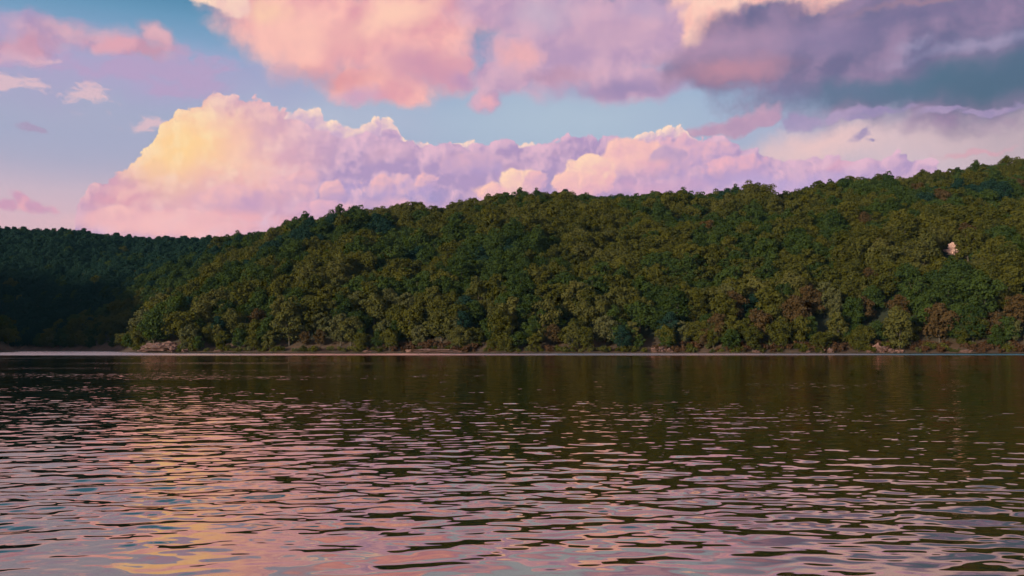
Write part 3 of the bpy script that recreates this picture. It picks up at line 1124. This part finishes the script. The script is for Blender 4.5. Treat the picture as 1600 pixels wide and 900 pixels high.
# ---- all the trees farther up, one wood
rest = [t for i, t in enumerate(allt) if i not in single and (t[5], t[6]) in KEY_OBJ]
assert len(KEY_OBJ) == len(PROTO)
keys = sorted(KEY_OBJ)
me = bpy.data.meshes.new('forest')
me.from_pydata([(t[0], t[1], t[2]) for t in rest], [], [])
for nm, vals, ty in (('kind_id', [keys.index((t[5], t[6])) for t in rest], 'INT'), ('size', [t[3] for t in rest], 'FLOAT'), ('turn', [rs.uniform(0, 6.28) for _ in rest], 'FLOAT')):
    a = me.attributes.new(nm, ty, 'POINT')
    a.data.foreach_set('value', vals)
forest = bpy.data.objects.new('forest', me)
COL.objects.link(forest)
tag(forest, 'dense mixed green woodland covering the upper hillsides', 'forest', None, 'stuff')


def forest_nodes():
    ng = bpy.data.node_groups.new('forest_stand', 'GeometryNodeTree')
    ng.interface.new_socket('Geometry', in_out='INPUT', socket_type='NodeSocketGeometry')
    ng.interface.new_socket('Geometry', in_out='OUTPUT', socket_type='NodeSocketGeometry')
    N, L = ng.nodes, ng.links
    gi, go = N.new('NodeGroupInput'), N.new('NodeGroupOutput')

    def attr(name, ty):
        n = N.new('GeometryNodeInputNamedAttribute'); n.data_type = ty
        n.inputs[0].default_value = name
        return [o for o in n.outputs if o.enabled][0]
    kid, size, turn = attr('kind_id', 'INT'), attr('size', 'FLOAT'), attr('turn', 'FLOAT')
    rot = N.new('ShaderNodeCombineXYZ'); L.new(turn, rot.inputs[2])
    join = N.new('GeometryNodeJoinGeometry')
    for k, key in enumerate(keys):
        t_o, c_o = KEY_OBJ[key]
        j = N.new('GeometryNodeJoinGeometry')
        for ob in (t_o, c_o):
            n = N.new('GeometryNodeObjectInfo'); n.transform_space = 'ORIGINAL'
            n.inputs[0].default_value = ob
            L.new(n.outputs['Geometry'], j.inputs[0])
        cmp_ = N.new('FunctionNodeCompare'); cmp_.data_type = 'INT'; cmp_.operation = 'EQUAL'
        ci = [s for s in cmp_.inputs if s.enabled]
        L.new(kid, ci[0]); ci[1].default_value = k
        ip = N.new('GeometryNodeInstanceOnPoints')
        L.new(gi.outputs[0], ip.inputs['Points'])
        L.new(cmp_.outputs[0], ip.inputs['Selection'])
        L.new(j.outputs[0], ip.inputs['Instance'])
        L.new(rot.outputs[0], ip.inputs['Rotation'])
        L.new(size, ip.inputs['Scale'])
        L.new(ip.outputs[0], join.inputs[0])
    L.new(join.outputs[0], go.inputs[0])
    return ng


md = forest.modifiers.new('stand', 'NODES')
md.node_group = forest_nodes()
print('trees', len(allt), 'single', len(single), 'forest', len(rest), 'kinds', len(keys), 'of', len(PROTO))

# ------------------------------------------------------------------ shrubs on the bank
def shrub_geometry(seed, n_leaf=420):
    r = random.Random(seed)
    sv, sf, lv, lf, tint = [], [], [], [], []
    clumps = []
    for i in range(9):
        a = i * 2.4 + r.uniform(-0.4, 0.4)
        q = r.uniform(0.2, 1.25)
        clumps.append((Vector((q * math.cos(a), q * math.sin(a), r.uniform(0.5, 1.7) - 0.3 * q)), r.uniform(0.45, 0.8)))
    for c, cr in clumps:
        tube(sv, sf, [(0.1 * c.x, 0.1 * c.y, -0.4), (0.5 * c.x, 0.5 * c.y, 0.5 * c.z), tuple(c)], [0.05, 0.035, 0.012], 5)
        lump = r.random()
        for _ in range(n_leaf // 9):
            d = Vector((r.gauss(0, 1), r.gauss(0, 1), r.gauss(0, 1))).normalized()
            p = c + d * cr * (1 - 0.4 * r.random() ** 2)
            n = (d + Vector((r.gauss(0, .5), r.gauss(0, .5), r.gauss(.1, .5)))).normalized()
            u = n.orthogonal().normalized()
            w = n.cross(u)
            s = r.uniform(0.12, 0.26)
            b0 = len(lv)
            for q in range(5):
                a = 2 * math.pi * q / 5 + r.uniform(-0.3, 0.3)
                rr = s * r.uniform(0.7, 1.15)
                lv.append(tuple(p + u * (rr * math.cos(a)) + w * (rr * 0.7 * math.sin(a))))
            lf.append(tuple(range(b0, b0 + 5)))
            tint.append(min(1, 0.4 * lump + 0.6 * r.random()))
    return (sv, sf), (lv, lf, tint)


FOL['dry brown'] = foliage_material('leaves_dry_brown', (0.085, 0.045, 0.026), (0.100, 0.055, 0.030), (0.130, 0.080, 0.045))
SHRUB = {}
for c in ('olive green', 'pale sage', 'dry brown', 'yellowish olive'):
    for v in range(2):
        (sv, sf), leaves = shrub_geometry(500 + 13 * v + len(c))
        sm = bpy.data.meshes.new('stems'); sm.from_pydata(sv, [], sf); sm.materials.append(BARK)
        SHRUB[(c, v)] = (sm, crown_mesh('foliage', leaves, FOL[c]))


def new_shrub(key, loc, rz, s, label, group):
    sm, fm = SHRUB[key]
    e = empty('shrub', loc, rz, s)
    a = bpy.data.objects.new('stems', sm); COL.objects.link(a); a.parent = e
    b = bpy.data.objects.new('foliage', fm); COL.objects.link(b); b.parent = e
    return tag(e, label, 'shrub', group)


def shore_point(px, d):
    """point on the far bank at the photograph's column px, d metres inland"""
    yl = np.arange(215, 335, 0.25)
    xl = (px - 800) / F * yl
    k = int(np.argmax(inland(xl, yl) > d))
    return float(xl[k]), float(yl[k]), float(ground(xl[k], yl[k]))


rs = random.Random(23)
shr = []
for px in np.arange(216, 1598, 10.5):
    bare = any(a < px < b for a, b in BARE)
    for d0 in ((0.9, 3.0, 5.5) if bare else (1.2,)):
        if rs.random() < (0.24 if d0 < 1 else 0.1):
            continue
        q = px + rs.uniform(-4, 4)
        X, Y, z = shore_point(q, d0 + rs.uniform(-0.3, 0.6))
        r = rs.random()
        if bare and q > 560:
            c = 'dry brown' if r < 0.72 else 'olive green' if r < 0.9 else 'pale sage'
        else:
            c = 'olive green' if r < 0.45 else 'yellowish olive' if r < 0.75 else 'pale sage' if r < 0.88 else 'dry brown'
        shr.append((q, d0, X, Y, z, c, rs.uniform(0.55, 1.15)))
cls = {}
for t in shr:
    size = 'small ' if t[6] < 0.72 else 'large ' if t[6] > 1.02 else ''
    cls.setdefault((size + t[5] + ' shrub', 'at the water edge' if t[1] < 2 else 'on the bank' if t[1] < 5 else 'atop the bank', zone(t[0])), []).append(t)
for (look, where, zn), lst in cls.items():
    lst.sort()
    for j, (q, d0, X, Y, z, c, s) in enumerate(lst):
        lab = f'{look} {where} {zn}'
        if len(lst) > 1:
            lab += ', ' + (ORD[0] if j == 0 else 'rightmost' if j == len(lst) - 1 else ORD[j] + ' from left')
        new_shrub((c, rs.randrange(2)), (X, Y, z), rs.uniform(0, 6.28), (s * rs.uniform(1, 1.5), s, s), lab, 'shrubs along the far bank')


# ------------------------------------------------------------------ rocks
def rock_material(name, c1, c2, c3):
    m, g, out = material(name)
    tc = g.node('ShaderNodeTexCoord')
    geo = g.node('ShaderNodeNewGeometry')
    pos = V(g, geo.outputs['Position'])
    n1 = g.noise(g.vmath('MULTIPLY', pos, (0.6, 0.6, 2.6)), 1.0, 5, 0.6)
    n2 = g.noise(pos, 2.4, 4, 0.6)
    c = g.mix(g.step(n1, 0.35, 0.65), c1 + (1,), c2 + (1,))
    c = g.mix(g.step(n2, 0.55, 0.7) * 0.7, c, c3 + (1,))
    b = g.node('ShaderNodeBsdfPrincipled')
    g.put(b.inputs['Base Color'], c)
    b.inputs['Roughness'].default_value = 0.85
    g.nt.links.new(b.outputs[0], out.inputs[0])
    return m


M_ROCK = rock_material('pink_limestone', (0.090, 0.048, 0.040), (0.17, 0.092, 0.078), (0.05, 0.030, 0.025))
M_PALE = rock_material('pale_limestone', (0.15, 0.078, 0.066), (0.23, 0.125, 0.105), (0.08, 0.045, 0.038))


def rock_mesh(name, size, seed, mat, sub=3, strata=0.9, rough=0.6, crag=0.22):
    """weathered block: bedded, cracked, flat-footed"""
    bm = bmesh.new()
    bmesh.ops.create_icosphere(bm, subdivisions=sub, radius=1.0)
    off = Vector((seed * 3.7, seed * 1.3, seed * 2.1))
    for v in bm.verts:
        p = v.co.copy()
        # towards a box, then broken up
        m = max(abs(p.x), abs(p.y), abs(p.z))
        p = p.lerp(p / m * 0.86, 0.25)
        p *= 1 + rough * mnoise.fractal(v.co * 1.4 + off, 0.9, 2.1, 4) + crag * mnoise.cell(v.co * 2.6 + off)
        lay = math.floor((p.z + 0.08 * mnoise.noise(v.co * 2 + off)) * 4.0)
        k = 1 + strata * (mnoise.noise(Vector((lay * 1.7 + seed, 0.3, 0.7))) * 0.5)
        p.x *= k; p.y *= k
        p.z = max(p.z, -0.55)
        v.co = Vector((p.x * size[0], p.y * size[1], p.z * size[2]))
    # broken ledges: flat facets at two scales
    for v in bm.verts:
        q = v.co.normalized() if v.co.length > 0 else v.co
        v.co += q * (0.12 * min(size) * mnoise.cell(v.co * (3.2 / max(size)) * 2.0 + off))
    me = bpy.data.meshes.new(name)
    bm.to_mesh(me); bm.free()
    me.materials.append(mat)
    return me


def rock(name, px, d, size, seed, mat, label, cat='rock', group=None, rz=0.0, dz=0.0, sub=3):
    X, Y, z = shore_point(px, d)
    o = bpy.data.objects.new(name, rock_mesh(name, [0.85 * q for q in size], seed, mat, sub))
    o.location = (X, Y, max(z, 0.0) + 0.3 * size[2] + dz)
    o.rotation_euler = (0, 0, rz)
    COL.objects.link(o)
    return tag(o, label, cat, group)


rock('rock_outcrop', 254, 2.6, (6.6, 2.8, 2.2), 3, M_ROCK, 'long broken pink rock outcrop at the tip of the headland', 'rock', None, 0.05, 0.0, 4)
rock('boulder', 232, 1.2, (2.6, 1.6, 1.3), 5, M_ROCK, 'low pink boulder at the left foot of the headland outcrop', 'rock', 'rocks of the headland', 0.4)
rock('boulder', 274, 1.0, (2.2, 1.4, 1.5), 6, M_ROCK, 'blocky pink boulder at the right foot of the headland outcrop', 'rock', 'rocks of the headland', 1.1)
rock('boulder', 289, 0.8, (1.4, 1.0, 0.8), 7, M_ROCK, 'small pink boulder right of the headland outcrop', 'rock', 'rocks of the headland', 2.1)
rock('boulder', 345, 0.6, (2.0, 1.0, 0.7), 17, M_ROCK, 'low pink boulder at the water between headland and tall pale tree', 'rock', None, 0.2)
rock('rock_shelf', 690, 0.7, (9.5, 1.6, 0.8), 9, M_ROCK, 'long low pink rock shelf at the waterline', 'rock', None, 0.04, 0.0, 4)
rock('boulder', 645, 0.7, (2.6, 1.3, 0.9), 10, M_PALE, 'pale boulder at the left end of the low rock shelf', 'rock', None, 0.3)
rock('boulder', 575, 0.5, (1.6, 0.9, 0.5), 11, M_PALE, 'small pale boulder below the yellowish waterside pair', 'rock', None, 0.3)
for k, (px, d, s, lab) in enumerate([(1022, 1.0, (1.2, 1.0, 1.0), 'left pink boulder of the small cluster on the shore'), (1033, 1.6, (1.6, 1.2, 1.3), 'tallest pink boulder of the small cluster on the shore'),
                                     (1045, 0.9, (1.1, 0.9, 0.9), 'right pink boulder of the small cluster on the shore')]):
    rock('boulder', px, d, s, 20 + k, M_ROCK, lab, 'rock', 'small pink boulders on the shore', k * 0.9)
for k, (px, d, s, m, lab) in enumerate([(1369, 2.0, (0.9, 0.8, 2.0), M_PALE, 'upright pale slab standing among the broken rocks'), (1378, 1.2, (1.9, 1.2, 1.3), M_ROCK, 'blocky pink boulder beside the upright pale slab'),
                                        (1391, 0.9, (1.8, 1.1, 0.8), M_ROCK, 'low pink boulder in the middle of the broken rocks'), (1403, 0.8, (1.5, 1.0, 0.7), M_PALE, 'low pale boulder at the right end of the broken rocks'),
                                        (1358, 0.7, (1.2, 0.9, 0.6), M_ROCK, 'small pink boulder at the left end of the broken rocks')]):
    rock('boulder', px, d, s, 30 + k, m, lab, 'rock', 'broken rocks on the shore', k * 0.7)
for k, (px, d, s, lab) in enumerate([(1180, 0.6, (1.3, 0.8, 0.6), 'small pink boulder at the water below the red-brown tree'), (1262, 0.6, (0.9, 0.7, 0.6), 'small pink boulder at the water left of the twin stones'),
                                     (1282, 0.8, (0.9, 0.8, 0.8), 'left twin pink stone below the long bare bank'), (1296, 0.8, (1.0, 0.8, 0.9), 'right twin pink stone below the long bare bank'),
                                     (1508, 0.8, (1.9, 1.0, 0.8), 'low pink boulder at the water below the pale rock face'), (1586, 3.4, (0.6, 0.5, 0.5), 'small pale stone on the bank at the eastern end')]):
    rock('boulder', px, d, s, 40 + k, M_PALE if 'pale stone' in lab else M_ROCK, lab, 'rock', None, k * 0.8)

# pale rock face high on the slope
M_FACE = rock_material('pink_white_limestone', (0.46, 0.28, 0.24), (0.60, 0.40, 0.35), (0.20, 0.11, 0.09))
if rock_at:
    o = bpy.data.objects.new('rock_outcrop', rock_mesh('rock_outcrop', (2.1, 1.5, 2.3), 74, M_FACE, 4, 1.2, 0.9, 0.35))
    o.location = (rock_at[0], rock_at[1] - 1.5, rock_at[2] + 1.9)
    o.rotation_euler = (0.12, 0, 0.15)
    COL.objects.link(o)
    tag(o, 'bright pale pink rock face exposed high on the wooded slope', 'rock')


# ------------------------------------------------------------------ air
def haze_box():
    v = [(x, y, z) for z in (-4.2, 150.0) for y in (-2650.0, 2650.0) for x in (-2650.0, 2650.0)]
    f = [(0, 2, 3, 1), (4, 5, 7, 6), (0, 1, 5, 4), (2, 6, 7, 3), (0, 4, 6, 2), (1, 3, 7, 5)]
    m, g, out = material('evening_haze')
    pv = g.node('ShaderNodeVolumePrincipled')
    pv.inputs['Color'].default_value = (0.26, 0.72, 1.0, 1)
    pv.inputs['Density'].default_value = HAZE
    pv.inputs['Anisotropy'].default_value = 0.0
    g.nt.links.new(pv.outputs[0], out.inputs['Volume'])
    o = mesh_obj('haze', v, f, m)
    tag(o, 'thin bluish evening haze over the lake', 'haze', None, 'stuff')


HAZE = 0.000035
haze_box()
